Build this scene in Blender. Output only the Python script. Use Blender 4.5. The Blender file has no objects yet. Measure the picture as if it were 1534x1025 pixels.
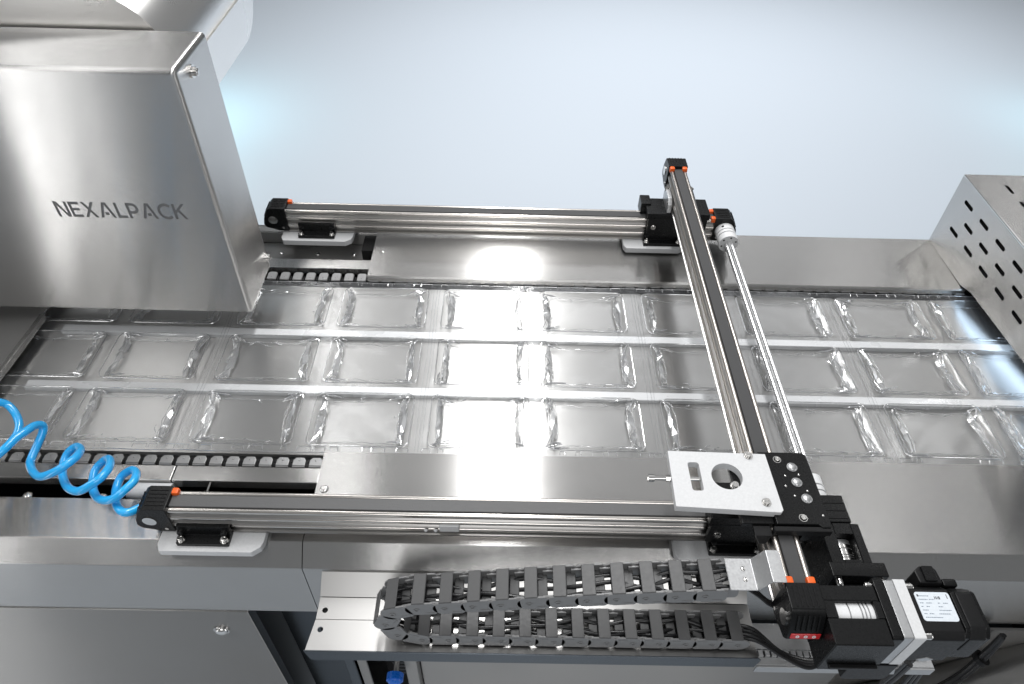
import bpy, bmesh, math, random
from mathutils import Vector, Matrix
PI = math.pi
random.seed(7)
S = bpy.context.scene
COL = S.collection

# ------------------------------------------------------------------ camera
cam_data = bpy.data.cameras.new('camera')
cam = bpy.data.objects.new('camera', cam_data)
COL.objects.link(cam)
S.camera = cam
cam_data.sensor_width = 36.0
cam_data.lens = 1060.97 / 1534 * 36
cam_data.clip_start = 0.02
cam_data.clip_end = 200
pit, rol, yaw = math.radians(45.134), math.radians(1.783), math.radians(0.780)
fw = Vector((math.sin(yaw) * math.cos(pit), math.cos(yaw) * math.cos(pit), -math.sin(pit)))
rt = Vector((math.cos(yaw), -math.sin(yaw), 0))
up = rt.cross(fw)
RT = rt * math.cos(rol) + up * math.sin(rol)
UP = -rt * math.sin(rol) + up * math.cos(rol)
m3 = Matrix((RT, UP, -fw)).transposed()
cam.matrix_world = Matrix.Translation((0, 0, 1.08)) @ m3.to_4x4()

# ------------------------------------------------------------------ world, lamps, exposure
W = bpy.data.worlds.new('World')
S.world = W
W.use_nodes = True
W.node_tree.nodes['Background'].inputs[0].default_value = (0.96, 0.98, 1.0, 1)
W.node_tree.nodes['Background'].inputs[1].default_value = 0.20
S.view_settings.view_transform = 'Standard'
S.view_settings.look = 'None'
S.view_settings.exposure = 0.12
S.view_settings.gamma = 1.0
S.render.engine = 'CYCLES'
S.cycles.use_denoising = True
S.cycles.max_bounces = 10
S.cycles.transparent_max_bounces = 24
S.cycles.glossy_bounces = 5
S.cycles.diffuse_bounces = 3
S.cycles.sample_clamp_indirect = 6
S.cycles.caustics_reflective = False
S.cycles.caustics_refractive = False


def lamp(name, loc, aim, sx, sy, power, col=(1, 1, 1), spread=None):
    d = bpy.data.lights.new(name, 'AREA')
    d.shape = 'RECTANGLE'
    d.size = sx
    d.size_y = sy
    d.energy = power
    d.color = col
    if spread:
        d.spread = math.radians(spread)
    o = bpy.data.objects.new(name, d)
    COL.objects.link(o)
    o.location = loc
    o.rotation_euler = (Vector(aim) - Vector(loc)).to_track_quat('-Z', 'Y').to_euler()
    return o


# strip softboxes hung behind and over the machine, above the frame
lamp('strip_lamp', (-0.02, 2.75, 2.9), (0.0, 0.95, 0.0), 0.26, 2.3, 58)
lamp('overhead_strip', (-0.02, 1.0, 3.1), (-0.02, 1.0, 0.0), 0.26, 2.0, 26)
lamp('strip_lamp', (-1.10, 3.0, 2.6), (-0.4, 0.9, 0.0), 0.16, 1.8, 6)
lamp('strip_lamp', (-2.28, 3.0, 2.6), (-0.7, 1.0, 0.3), 0.2, 1.8, 7)
lamp('strip_lamp', (2.50, 2.6, 2.4), (0.8, 1.0, 0.0), 0.12, 1.7, 4)
# strip softboxes in front of the machine, reaching down to the floor
lamp('strip_lamp', (-2.20, -1.0, 0.15), (-0.8, 1.1, 0.15), 0.08, 2.0, 3.6)
lamp('strip_lamp', (-2.01, -1.0, 0.15), (-0.8, 1.1, 0.15), 0.08, 2.0, 0.9)
lamp('strip_lamp', (-1.88, -1.0, 0.15), (-0.8, 1.1, 0.15), 0.025, 2.0, 0.7)
# added fill lights, none seen: wide overhead, behind the camera, at the sides
lamp('overhead_fill', (0.2, 2.6, 3.9), (0.2, 1.6, 0.0), 6.0, 3.4, 24)  # added to brighten the level plates
lamp('rear_fill', (0.4, -2.4, 2.6), (0.2, 0.8, 0.0), 2.6, 1.6, 36)
lamp('side_fill', (-3.4, 1.3, 2.0), (1.0, 1.2, 0.1), 1.2, 1.2, 15)  # added to brighten the guard's left face
lamp('side_fill', (3.4, -0.6, 0.2), (-0.5, 1.1, 0.3), 0.6, 2.0, 14)  # added to brighten the hood's front corner
lamp('edge_fill', (-2.2, 0.0, 2.9), (-0.7, 1.1, 0.6), 0.8, 0.6, 9)  # added to brighten the hood's top edge
# added pale blue light hidden under the guard, tints the film there
lamp('guard_blue_fill', (1.13, 1.04, 0.052), (0.95, 1.0, 0.0), 0.45, 0.04, 0.16, (0.62, 0.8, 1.0))
# lamp over the floor behind the machine
lamp('backdrop_lamp', (1.3, 5.5, 3.5), (1.2, 4.9, -0.9), 4.6, 1.6, 68, (0.95, 0.97, 1.0), spread=92)
# added cyan lights low over the floor, no known source, for its glows
lamp('cyan_floor_glow', (-1.80, 3.65, -0.4), (-1.80, 3.7, -0.9), 0.5, 0.5, 3.2, (0.5, 0.94, 1.0))
lamp('cyan_floor_glow', (3.25, 3.85, -0.4), (3.25, 3.9, -0.9), 0.5, 0.5, 1.5, (0.5, 0.94, 1.0))


# ------------------------------------------------------------------ materials
def nt(name):
    m = bpy.data.materials.new(name)
    m.use_nodes = True
    t = m.node_tree
    return m, t, t.nodes['Principled BSDF']


def N(t, kind, **kw):
    n = t.nodes.new(kind)
    for k, v in kw.items():
        setattr(n, k, v)
    return n


def ramp(t, src, a, b, p0=0.3, p1=0.7):
    mr = N(t, 'ShaderNodeMapRange')
    mr.inputs[1].default_value = p0
    mr.inputs[2].default_value = p1
    mr.inputs[3].default_value = a
    mr.inputs[4].default_value = b
    t.links.new(src, mr.inputs[0])
    return mr.outputs[0]


def steel(name, base=0.56, rough=0.23, aniso=1.0, tint=(1, 0.985, 0.962), along='X', brush=1.0, tang=(0, 0.7071, 0.7071), groove=0.34):
    """brushed stainless steel, the grain running along one axis of the object"""
    m, t, p = nt(name)
    tc = N(t, 'ShaderNodeTexCoord')
    mp = N(t, 'ShaderNodeMapping')
    mp.inputs['Scale'].default_value = (9, 1300, 1300) if along == 'X' else (1300, 9, 1300)
    t.links.new(tc.outputs['Object'], mp.inputs[0])
    nz = N(t, 'ShaderNodeTexNoise')
    nz.inputs['Scale'].default_value = 1.0
    nz.inputs['Detail'].default_value = 3
    t.links.new(mp.outputs[0], nz.inputs['Vector'])
    big = N(t, 'ShaderNodeTexNoise')
    big.inputs['Scale'].default_value = 4.0
    big.inputs['Detail'].default_value = 4
    t.links.new(tc.outputs['Object'], big.inputs['Vector'])
    r1 = ramp(t, nz.outputs[0], rough - 0.009 * brush, rough + 0.009 * brush)
    r2 = ramp(t, big.outputs[0], -0.035, 0.035)
    ad = N(t, 'ShaderNodeMath', operation='ADD')
    t.links.new(r1, ad.inputs[0])
    t.links.new(r2, ad.inputs[1])
    t.links.new(ad.outputs[0], p.inputs['Roughness'])
    mx = N(t, 'ShaderNodeMix', data_type='RGBA')
    d = 0.008 * brush
    mx.inputs[6].default_value = ((base - d) * tint[0], (base - d) * tint[1], (base - d) * tint[2], 1)
    mx.inputs[7].default_value = ((base + d) * tint[0], (base + d) * tint[1], (base + d) * tint[2], 1)
    t.links.new(nz.outputs[0], mx.inputs[0])
    t.links.new(mx.outputs[2], p.inputs['Base Color'])
    p.inputs['Metallic'].default_value = 1
    p.inputs['Anisotropic'].default_value = aniso
    if aniso > 0:
        cx = N(t, 'ShaderNodeCombineXYZ')
        for i in range(3):
            cx.inputs[i].default_value = tang[i]
        t.links.new(cx.outputs[0], p.inputs['Tangent'])
    if aniso > 0.9:
        # countless fine brush grooves: the normal tips to and fro across the grain only
        geo = N(t, 'ShaderNodeNewGeometry')
        sc = N(t, 'ShaderNodeVectorMath', operation='SCALE')
        sc.inputs['Scale'].default_value = 9000.0
        t.links.new(geo.outputs['Position'], sc.inputs[0])
        wn = N(t, 'ShaderNodeTexWhiteNoise', noise_dimensions='3D')
        t.links.new(sc.outputs[0], wn.inputs['Vector'])
        off = ramp(t, wn.outputs['Value'], -groove, groove, 0.0, 1.0)
        tv = N(t, 'ShaderNodeVectorMath', operation='SCALE')
        tv.inputs[0].default_value = tang
        t.links.new(off, tv.inputs['Scale'])
        sm = N(t, 'ShaderNodeVectorMath', operation='ADD')
        t.links.new(geo.outputs['Normal'], sm.inputs[0])
        t.links.new(tv.outputs[0], sm.inputs[1])
        nm = N(t, 'ShaderNodeVectorMath', operation='NORMALIZE')
        t.links.new(sm.outputs[0], nm.inputs[0])
        t.links.new(nm.outputs[0], p.inputs['Normal'])
    return m


def plain(name, col, rough=0.45, metal=0.0, spec=0.5, grain=0.0, gscale=300.0, coat=0.0):
    m, t, p = nt(name)
    p.inputs['Base Color'].default_value = (*col, 1)
    p.inputs['Metallic'].default_value = metal
    p.inputs['Roughness'].default_value = rough
    p.inputs['Specular IOR Level'].default_value = spec
    p.inputs['Coat Weight'].default_value = coat
    tc = N(t, 'ShaderNodeTexCoord')
    nz = N(t, 'ShaderNodeTexNoise')
    nz.inputs['Scale'].default_value = gscale
    nz.inputs['Detail'].default_value = 4
    t.links.new(tc.outputs['Object'], nz.inputs['Vector'])
    t.links.new(ramp(t, nz.outputs[0], max(0.02, rough - 0.06), rough + 0.06), p.inputs['Roughness'])
    mx = N(t, 'ShaderNodeMix', data_type='RGBA')
    mx.inputs[6].default_value = (col[0] * 0.88, col[1] * 0.88, col[2] * 0.88, 1)
    mx.inputs[7].default_value = (min(1, col[0] * 1.1), min(1, col[1] * 1.1), min(1, col[2] * 1.1), 1)
    t.links.new(nz.outputs[0], mx.inputs[0])
    t.links.new(mx.outputs[2], p.inputs['Base Color'])
    if grain:
        bp = N(t, 'ShaderNodeBump')
        bp.inputs['Strength'].default_value = grain
        bp.inputs['Distance'].default_value = 0.0005
        t.links.new(nz.outputs[0], bp.inputs['Height'])
        t.links.new(bp.outputs[0], p.inputs['Normal'])
    return m


def film(name, haze=0.05, gloss=1.0, rough=0.07, ripple=0.25, tint=(0.985, 0.988, 0.99)):
    """thin clear plastic: mostly transparent, fresnel gloss, a trace of milky haze"""
    m = bpy.data.materials.new(name)
    m.use_nodes = True
    t = m.node_tree
    t.nodes.remove(t.nodes['Principled BSDF'])
    out = t.nodes['Material Output']
    tr = N(t, 'ShaderNodeBsdfTransparent')
    tr.inputs[0].default_value = (*tint, 1)
    gl = N(t, 'ShaderNodeBsdfGlossy')
    gl.inputs['Roughness'].default_value = rough
    df = N(t, 'ShaderNodeBsdfDiffuse')
    df.inputs[0].default_value = (0.85, 0.87, 0.9, 1)
    tc = N(t, 'ShaderNodeTexCoord')
    nz = N(t, 'ShaderNodeTexNoise')
    nz.inputs['Scale'].default_value = 28
    nz.inputs['Detail'].default_value = 3
    t.links.new(tc.outputs['Object'], nz.inputs['Vector'])
    bp = N(t, 'ShaderNodeBump')
    bp.inputs['Strength'].default_value = ripple
    bp.inputs['Distance'].default_value = 0.004
    t.links.new(nz.outputs[0], bp.inputs['Height'])
    t.links.new(bp.outputs[0], gl.inputs['Normal'])
    lw = N(t, 'ShaderNodeLayerWeight')
    lw.inputs['Blend'].default_value = 0.5
    t.links.new(bp.outputs[0], lw.inputs['Normal'])
    pw = N(t, 'ShaderNodeMath', operation='POWER')
    pw.inputs[1].default_value = 5.0
    t.links.new(lw.outputs['Facing'], pw.inputs[0])
    k = N(t, 'ShaderNodeMath', operation='MULTIPLY_ADD')
    k.inputs[1].default_value = 0.9 * gloss
    k.inputs[2].default_value = 0.09 * gloss      # two faces of one sheet
    k.use_clamp = True
    t.links.new(pw.outputs[0], k.inputs[0])
    a = N(t, 'ShaderNodeMixShader')
    a.inputs[0].default_value = haze
    t.links.new(tr.outputs[0], a.inputs[1])
    t.links.new(df.outputs[0], a.inputs[2])
    b = N(t, 'ShaderNodeMixShader')
    t.links.new(k.outputs[0], b.inputs[0])
    t.links.new(a.outputs[0], b.inputs[1])
    t.links.new(gl.outputs[0], b.inputs[2])
    t.links.new(b.outputs[0], out.inputs[0])
    return m


M = {
    'housing': steel('pale_polished_steel', base=0.86, rough=0.27, aniso=0.2, brush=0.4),
    'bed': steel('bed_steel', base=0.72, rough=0.34),
    'steel': steel('brushed_steel'),
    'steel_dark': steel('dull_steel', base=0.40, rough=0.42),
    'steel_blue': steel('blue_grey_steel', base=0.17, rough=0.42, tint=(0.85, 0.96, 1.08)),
    'steel_tray': steel('bright_sheet_steel', base=0.54, rough=0.30, aniso=0.2, brush=0.5),
    'steel_shiny': steel('polished_steel', base=0.72, rough=0.14, aniso=0.0, brush=0.3),
    'rod_x': steel('rod_steel', base=0.74, rough=0.22, aniso=0.6, tint=(1.0, 0.955, 0.90), brush=0.6),
    'rod_y': steel('rod_steel_lengthwise', base=0.56, rough=0.3, aniso=0.0, tint=(1.0, 0.93, 0.86), along='Y', brush=0.6),
    'rail_x': steel('rail_profile_steel', base=0.40, rough=0.3, aniso=0.5, tint=(1.0, 0.97, 0.94)),
    'rail_y': steel('rail_profile_steel_lengthwise', base=0.40, rough=0.3, aniso=0.0, tint=(1.0, 0.97, 0.94), along='Y'),
    'alu': plain('white_aluminium', (0.68, 0.685, 0.69), 0.5, 0.0, 0.35),
    'alu_bright': plain('bright_aluminium', (0.82, 0.825, 0.83), 0.25, 0.85),
    'alu_soft': plain('grey_aluminium', (0.55, 0.555, 0.56), 0.35, 0.8),
    'clip_steel': plain('dull_clip_steel', (0.30, 0.30, 0.30), 0.42, 0.7),
    'black': plain('black_anodised', (0.007, 0.0072, 0.0075), 0.3, 0.0, 0.22, 0.15),
    'plastic': plain('black_plastic', (0.010, 0.010, 0.0105), 0.36, 0.0, 0.24, 0.25),
    'bar_shaded': plain('grey_nylon_shaded', (0.07, 0.07, 0.071), 0.45, 0.0, 0.5, 0.2),  # same nylon as the links, shade of the bars put into the colour
    'link': plain('grey_nylon_lit', (0.20, 0.20, 0.201), 0.34, 0.0, 0.5, 0.2),  # same nylon, lit side plates made lighter in colour
    'belt': plain('belt_rubber', (0.05, 0.05, 0.051), 0.55, 0.0, 0.5, 0.5, 900),
    'belt_pale': plain('pale_belt_rubber', (0.085, 0.085, 0.086), 0.5, 0.0, 0.6, 1.0, 500),  # paler grey, front rail only
    'rubber': plain('black_cable_rubber', (0.014, 0.014, 0.015), 0.32),
    'hole': plain('hollow_shade', (0.006, 0.006, 0.006), 0.8),  # near-black, puts the shade of gaps and hollows into the colour
    'orange': plain('orange_plastic', (0.85, 0.13, 0.015), 0.4),
    'red': plain('red_badge', (0.6, 0.02, 0.025), 0.3),
    'white': plain('white_plastic', (0.78, 0.785, 0.79), 0.4),
    'strip': plain('pale_strip', (0.80, 0.805, 0.81), 0.3, 0.2, 0.5, 0.0, 14),
    'label': plain('label_paper', (0.72, 0.77, 0.82), 0.35),
    'ink': plain('label_ink', (0.22, 0.26, 0.32), 0.5),
    'ink_dark': plain('label_ink_dark', (0.05, 0.05, 0.06), 0.5),
    'blue': plain('blue_polyurethane', (0.02, 0.44, 0.95), 0.16, 0.0, 0.6, 0, 40, 0.5),
    'knob': plain('blue_knob', (0.01, 0.14, 0.62), 0.3),
    'cream': plain('cream_plastic', (0.7, 0.63, 0.52), 0.4),
    'engrave': plain('etched_lettering', (0.25, 0.25, 0.253), 0.5, 0.7),
    'film': film('clear_film', 0.05, 0.85, 0.16, 0.2),
    'film_rim': film('film_bead', 0.16, 4.0, 0.12, 0.1),
    'film_floor': film('stretched_film', 0.05, 0.75, 0.18, 0.12),
    'film_fold': film('creased_film', 0.28, 4.0, 0.13, 0.1),
    'floor': plain('pale_studio_floor', (0.55, 0.60, 0.655), 0.4, 0.0, 0.35, 0.0, 2500),
}


# ------------------------------------------------------------------ mesh building (millimetres)
class MB:
    def __init__(s):
        s.bm = bmesh.new()

    def _bev(s, geom_faces, bev, seg=2, ang=25):
        if bev <= 0:
            return
        es = set()
        for f in geom_faces:
            for e in f.edges:
                if len(e.link_faces) == 2 and e.calc_face_angle(0) > math.radians(ang):
                    es.add(e)
        bmesh.ops.bevel(s.bm, geom=list(es), offset=bev, segments=seg, profile=0.5, affect='EDGES', clamp_overlap=True)

    def prism(s, poly, axis, a, b, bev=0, seg=2):
        def P(p, t):
            if axis == 'x': return (t, p[0], p[1])
            if axis == 'y': return (p[0], t, p[1])
            return (p[0], p[1], t)
        va = [s.bm.verts.new(P(p, a)) for p in poly]
        vb = [s.bm.verts.new(P(p, b)) for p in poly]
        n = len(poly)
        fs = [s.bm.faces.new(va), s.bm.faces.new(vb[::-1])]
        for i in range(n):
            j = (i + 1) % n
            fs.append(s.bm.faces.new((va[j], va[i], vb[i], vb[j])))
        bmesh.ops.recalc_face_normals(s.bm, faces=fs)
        s._bev(fs, bev, seg)
        return s

    def box(s, x0, x1, y0, y1, z0, z1, bev=0, seg=2):
        return s.prism([(x0, y0), (x1, y0), (x1, y1), (x0, y1)], 'z', z0, z1, bev, seg)

    def hexa(s, pts, bev=0, seg=2):
        v = [s.bm.verts.new(p) for p in pts]          # 4 lower, 4 upper, same winding
        q = [(3, 2, 1, 0), (4, 5, 6, 7), (0, 1, 5, 4), (1, 2, 6, 5), (2, 3, 7, 6), (3, 0, 4, 7)]
        fs = [s.bm.faces.new([v[i] for i in f]) for f in q]
        bmesh.ops.recalc_face_normals(s.bm, faces=fs)
        s._bev(fs, bev, seg)
        return s

    def cyl(s, p0, p1, r, n=20, r2=None, bev=0, seg=2):
        p0, p1 = Vector(p0), Vector(p1)
        d = (p1 - p0).normalized()
        a = d.orthogonal().normalized()
        b = d.cross(a)
        r2 = r if r2 is None else r2
        va = [s.bm.verts.new(p0 + (a * math.cos(2 * PI * i / n) + b * math.sin(2 * PI * i / n)) * r) for i in range(n)]
        vb = [s.bm.verts.new(p1 + (a * math.cos(2 * PI * i / n) + b * math.sin(2 * PI * i / n)) * r2) for i in range(n)]
        fs = [s.bm.faces.new(va[::-1]), s.bm.faces.new(vb)]
        for i in range(n):
            j = (i + 1) % n
            fs.append(s.bm.faces.new((va[i], va[j], vb[j], vb[i])))
        s._bev(fs, bev, seg, 40)
        return s

    def ring(s, p0, p1, r, ri, n=24):
        p0, p1 = Vector(p0), Vector(p1)
        d = (p1 - p0).normalized()
        a = d.orthogonal().normalized()
        b = d.cross(a)
        L = []
        for p, q in ((p0, ri), (p0, r), (p1, r), (p1, ri)):
            L.append([s.bm.verts.new(p + (a * math.cos(2 * PI * i / n) + b * math.sin(2 * PI * i / n)) * q) for i in range(n)])
        fs = []
        for k in range(4):
            A, B = L[k], L[(k + 1) % 4]
            for i in range(n):
                j = (i + 1) % n
                fs.append(s.bm.faces.new((A[i], A[j], B[j], B[i])))
        bmesh.ops.recalc_face_normals(s.bm, faces=fs)
        return s

    def dome(s, c, axis, r, h, n=16, k=5):
        c = Vector(c)
        d = Vector(axis).normalized()
        a = d.orthogonal().normalized()
        b = d.cross(a)
        prev = None
        for q in range(k):
            th = PI / 2 * q / k
            rr, hh = r * math.cos(th), h * math.sin(th)
            ringv = [s.bm.verts.new(c + d * hh + (a * math.cos(2 * PI * i / n) + b * math.sin(2 * PI * i / n)) * rr) for i in range(n)]
            if prev:
                for i in range(n):
                    j = (i + 1) % n
                    s.bm.faces.new((prev[i], prev[j], ringv[j], ringv[i]))
            else:
                s.bm.faces.new(ringv[::-1])
            prev = ringv
        top = s.bm.verts.new(c + d * h)
        for i in range(n):
            s.bm.faces.new((prev[i], prev[(i + 1) % n], top))
        return s

    def tube(s, pts, r, n=8, rs=None, cap=True):
        pts = [Vector(p) for p in pts]
        prev = None
        ref = None
        first = None
        for i, p in enumerate(pts):
            d = (pts[min(i + 1, len(pts) - 1)] - pts[max(i - 1, 0)]).normalized()
            if ref is None:
                ref = d.orthogonal().normalized()
            a = (ref - d * ref.dot(d)).normalized()
            ref = a
            b = d.cross(a)
            rr = rs[i] if rs else r
            ringv = [s.bm.verts.new(p + (a * math.cos(2 * PI * k / n) + b * math.sin(2 * PI * k / n)) * rr) for k in range(n)]
            if prev:
                for k in range(n):
                    j = (k + 1) % n
                    s.bm.faces.new((prev[k], prev[j], ringv[j], ringv[k]))
            else:
                first = ringv
            prev = ringv
        if cap:
            s.bm.faces.new(first[::-1])
            s.bm.faces.new(prev)
        return s

    def socket(s, p, axis, r=4.5, h=5):
        """socket head screw: knurled drum with a hexagonal recess"""
        p, d = Vector(p), Vector(axis).normalized()
        s.cyl(p, p + d * 1.2, r * 1.35, 16)
        s.cyl(p + d * 1.2, p + d * h, r, 16, bev=r * 0.14, seg=1)
        s.ring(p + d * h * 0.999, p + d * (h + 0.7), r * 0.9, r * 0.5, 6)
        return s

    def build(s, name, mat, parent=None, smooth=35, loc=None):
        me = bpy.data.meshes.new(name)
        if parent is not None:
            off = parent.get('_w', None)
            off = Vector(off) if off is not None else Vector((0, 0, 0))
        else:
            off = Vector((0, 0, 0))
        base = Vector(loc) if loc is not None else off
        for v in s.bm.verts:
            v.co = (v.co - base) * 0.001
        s.bm.to_mesh(me)
        s.bm.free()
        for x in (mat if isinstance(mat, (list, tuple)) else [mat]):
            me.materials.append(M[x])
        if smooth:
            me.shade_smooth()
            me.set_sharp_from_angle(angle=math.radians(smooth))
        o = bpy.data.objects.new(name, me)
        COL.objects.link(o)
        if smooth and smooth < 45:
            wn = o.modifiers.new('weighted_normals', 'WEIGHTED_NORMAL')
            wn.keep_sharp = True
            wn.weight = 90
        if parent is not None:
            o.parent = parent
        o.location = (base - off) * 0.001
        o['_w'] = list(base)
        return o


def tag(o, label=None, cat=None, group=None, kind=None):
    if label: o['label'] = label
    if cat: o['category'] = cat
    if group: o['group'] = group
    if kind: o['kind'] = kind
    return o


def thing(name, loc, label, cat, group=None):
    o = bpy.data.objects.new(name, None)
    o.empty_display_size = 0.02
    COL.objects.link(o)
    o.location = Vector(loc) * 0.001
    o['_w'] = list(loc)
    return tag(o, label, cat, group)


def boolean_cut(o, cutter, selfx=False):
    for m in list(o.modifiers):
        o.modifiers.remove(m)
    md = o.modifiers.new('cut', 'BOOLEAN')
    md.operation = 'DIFFERENCE'
    md.object = cutter
    md.solver = 'EXACT'
    md.use_self = selfx
    dg = bpy.context.evaluated_depsgraph_get()
    me = bpy.data.meshes.new_from_object(o.evaluated_get(dg))
    md2 = [m for m in o.modifiers if m.type == 'BOOLEAN']
    for m in md2:
        o.modifiers.remove(m)
    old = o.data
    o.data = me
    me.name = old.name
    bpy.data.objects.remove(cutter)
    me.shade_smooth()
    me.set_sharp_from_angle(angle=math.radians(35))
    wn = o.modifiers.new('weighted_normals', 'WEIGHTED_NORMAL')
    wn.keep_sharp = True
    wn.weight = 90


def copy_part(src, parent, dx=(0, 0, 0)):
    c = src.copy()
    COL.objects.link(c)
    c.parent = parent
    c.location = src.location + Vector(dx) * 0.001
    return c


# ------------------------------------------------------------------ setting
mb = MB()
mb.box(-14000, 14000, -9000, 16000, -960, -900)
tag(mb.build('floor', 'floor', smooth=0), kind='structure')

# ------------------------------------------------------------------ machine body
X0, X1 = -1500, 1560
mach = thing('packaging_machine', (0, 1000, -900), 'long brushed stainless steel packaging machine body carrying the film web and rails', 'packaging machine')

MB().box(X0, X1, 780, 1256, -24, -14).build('bed_plate', 'bed', mach)
# frame under everything, keeps the inside closed
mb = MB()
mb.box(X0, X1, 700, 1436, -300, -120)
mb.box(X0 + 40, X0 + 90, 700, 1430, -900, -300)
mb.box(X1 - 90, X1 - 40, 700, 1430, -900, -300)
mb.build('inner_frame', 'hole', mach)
for yc in (1093, 932):
    MB().box(-956, X1, yc - 10.5, yc + 10.5, -13.8, -3, 1.0, 1).build('lane_strip', 'strip', mach)
for y0, y1 in ((1257, 1300), (744, 779)):
    MB().box(X0, X1, y0, y1, -60, -22).build('chain_guide', 'hole', mach)

# back side: cover plate, ledge, channel
mb = MB()
mb.prism([(1268, -4), (1270.5, -4), (1270.5, 7), (1273, 9.5), (1462, 9.5), (1462, 12), (1272, 12), (1268, 8)], 'x', -325, 1078, 0.6, 1)
cover_b = mb.build('back_cover', 'steel', mach)
MB().box(X0, 1078, 1438, 1461, -60, 8, 1.2, 1).build('back_ledge', 'steel', mach)
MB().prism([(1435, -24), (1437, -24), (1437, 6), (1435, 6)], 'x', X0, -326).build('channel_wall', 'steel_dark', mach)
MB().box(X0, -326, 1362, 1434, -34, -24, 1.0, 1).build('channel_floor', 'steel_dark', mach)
MB().box(-355, -327, 1372, 1433, -23, 6).build('channel_block', 'hole', mach)
MB().box(X0, -326, 1308, 1342, -18, 1, 2, 2).build('guide_rail', 'steel', mach)
for x in (-470, -560, -380):
    mb = MB()
    mb.dome((x, 1392, -24), (0, 0, 1), 6, 3.5)
    mb.build('screw', 'steel_shiny', mach)
mb = MB()
mb.dome((-300, 1360, 12), (0, 0, 1), 6, 4)
mb.build('screw', 'steel_shiny', mach)
MB().box(X0, 1560, 1462.5, 1466, -700, 7).build('rear_skirt', 'steel_dark', mach)

# front side: two bent apron panels (deck, chamfer, upright face)
def apron(x0, x1, yb):
    p = [(yb, 10), (589, 10), (585.5, 8.5), (558.5, -20), (557, -24), (557, -184), (540 + 30, -184), (570, -182), (559.5, -182), (559.5, -24), (587, 6), (yb, 7)]
    p = [(yb, 10), (590, 10), (587.5, 9.2), (558.2, -21), (557, -24), (557, -184), (559, -184), (559, -24.5), (589.5, 7), (yb, 7)]
    return MB().prism(p, 'x', x0, x1).build('apron_panel', 'steel', mach, smooth=30)
apron(X0, -328.5, 663)
apron(-327, X1, 771)
mb = MB()
mb.dome((-312, 691, 10), (0, 0, 1), 8, 3)
mb.socket((-312, 691, 11), (0, 0, 1), 4, 3)
mb.build('screw', 'steel_shiny', mach)
# front chain trough on the left
MB().box(X0, -590, 708, 741, -20, 2, 2.5, 2).build('guide_rail', 'steel', mach)
MB().box(-588.5, -328, 708, 741, -20, 2, 2.5, 2).build('guide_rail', 'steel', mach)
MB().box(X0, -328, 664, 707, -70, -60).build('trough_floor', 'hole', mach)
MB().prism([(-545, -58), (-520, 0), (-517, 0), (-540, -58)], 'y', 664, 707).build('trough_divider', 'steel_dark', mach)
MB().cyl((-660, 694, -16), (-585, 694, -16), 17, 28, bev=2).build('guide_roller', 'alu', mach)
for x in (-830, -700):
    mb = MB()
    mb.cyl((x, 676, -40), (x, 676, -8), 6, 14)
    mb.dome((x, 676, -8), (0, 0, 1), 9, 6)
    mb.build('screw', 'steel_shiny', mach)
MB().box(-950, -740, 686, 690, -46, -43).build('slot_lip', 'steel_dark', mach)
# infeed plate at the far left, cut on the slant
mb = MB()
mb.prism([(-1500, 1260), (-1000, 1260), (-1004, 1110), (-1009, 960), (-1020, 800), (-1500, 800)], 'z', 12, 16, 0.8, 1)
mb.build('infeed_plate', 'steel_dark', mach)
MB().prism([(-1004, 1110), (-994, 1110), (-999, 958), (-1010, 800), (-1020, 800), (-1009, 960)], 'z', 4, 20, 1.5, 1).build('plate_edge', 'steel', mach)

# lower front
mb = MB()
mb.box(X0, -456, 555, 575, -900, -188, 2.0, 2)
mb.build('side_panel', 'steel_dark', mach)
mb = MB()
mb.cyl((-523, 555.5, -262), (-523, 551, -262), 15, 28, bev=1)
mb.dome((-523, 551, -262), (0, -1, 0), 12.5, 7, 24)
mb.build('panel_screw', 'steel_shiny', mach)
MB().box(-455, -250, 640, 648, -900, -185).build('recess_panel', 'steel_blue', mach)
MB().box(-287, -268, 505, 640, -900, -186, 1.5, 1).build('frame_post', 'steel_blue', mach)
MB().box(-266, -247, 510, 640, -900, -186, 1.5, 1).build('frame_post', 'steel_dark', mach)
MB().box(-247, -150, 600, 606, -900, -186).build('recess_panel', 'hole', mach)
MB().box(-174, -150, 500, 600, -900, -186, 1.5, 1).build('frame_post', 'steel_dark', mach)
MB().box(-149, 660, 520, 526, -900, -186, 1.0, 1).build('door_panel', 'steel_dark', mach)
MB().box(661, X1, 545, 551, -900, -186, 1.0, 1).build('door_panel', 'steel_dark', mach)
# chain drive in the gap
for i in range(14):
    MB().hexa([(-232 + 2 * i, 540, -212 - 17 * i), (-206 + 2 * i, 540, -212 - 17 * i), (-206 + 2 * i, 556, -212 - 17 * i), (-232 + 2 * i, 556, -212 - 17 * i),
               (-232 + 2 * i, 540, -199 - 17 * i), (-206 + 2 * i, 540, -199 - 17 * i), (-206 + 2 * i, 556, -199 - 17 * i), (-232 + 2 * i, 556, -199 - 17 * i)], 1.5, 1).build('drive_link', 'plastic', mach)

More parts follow.
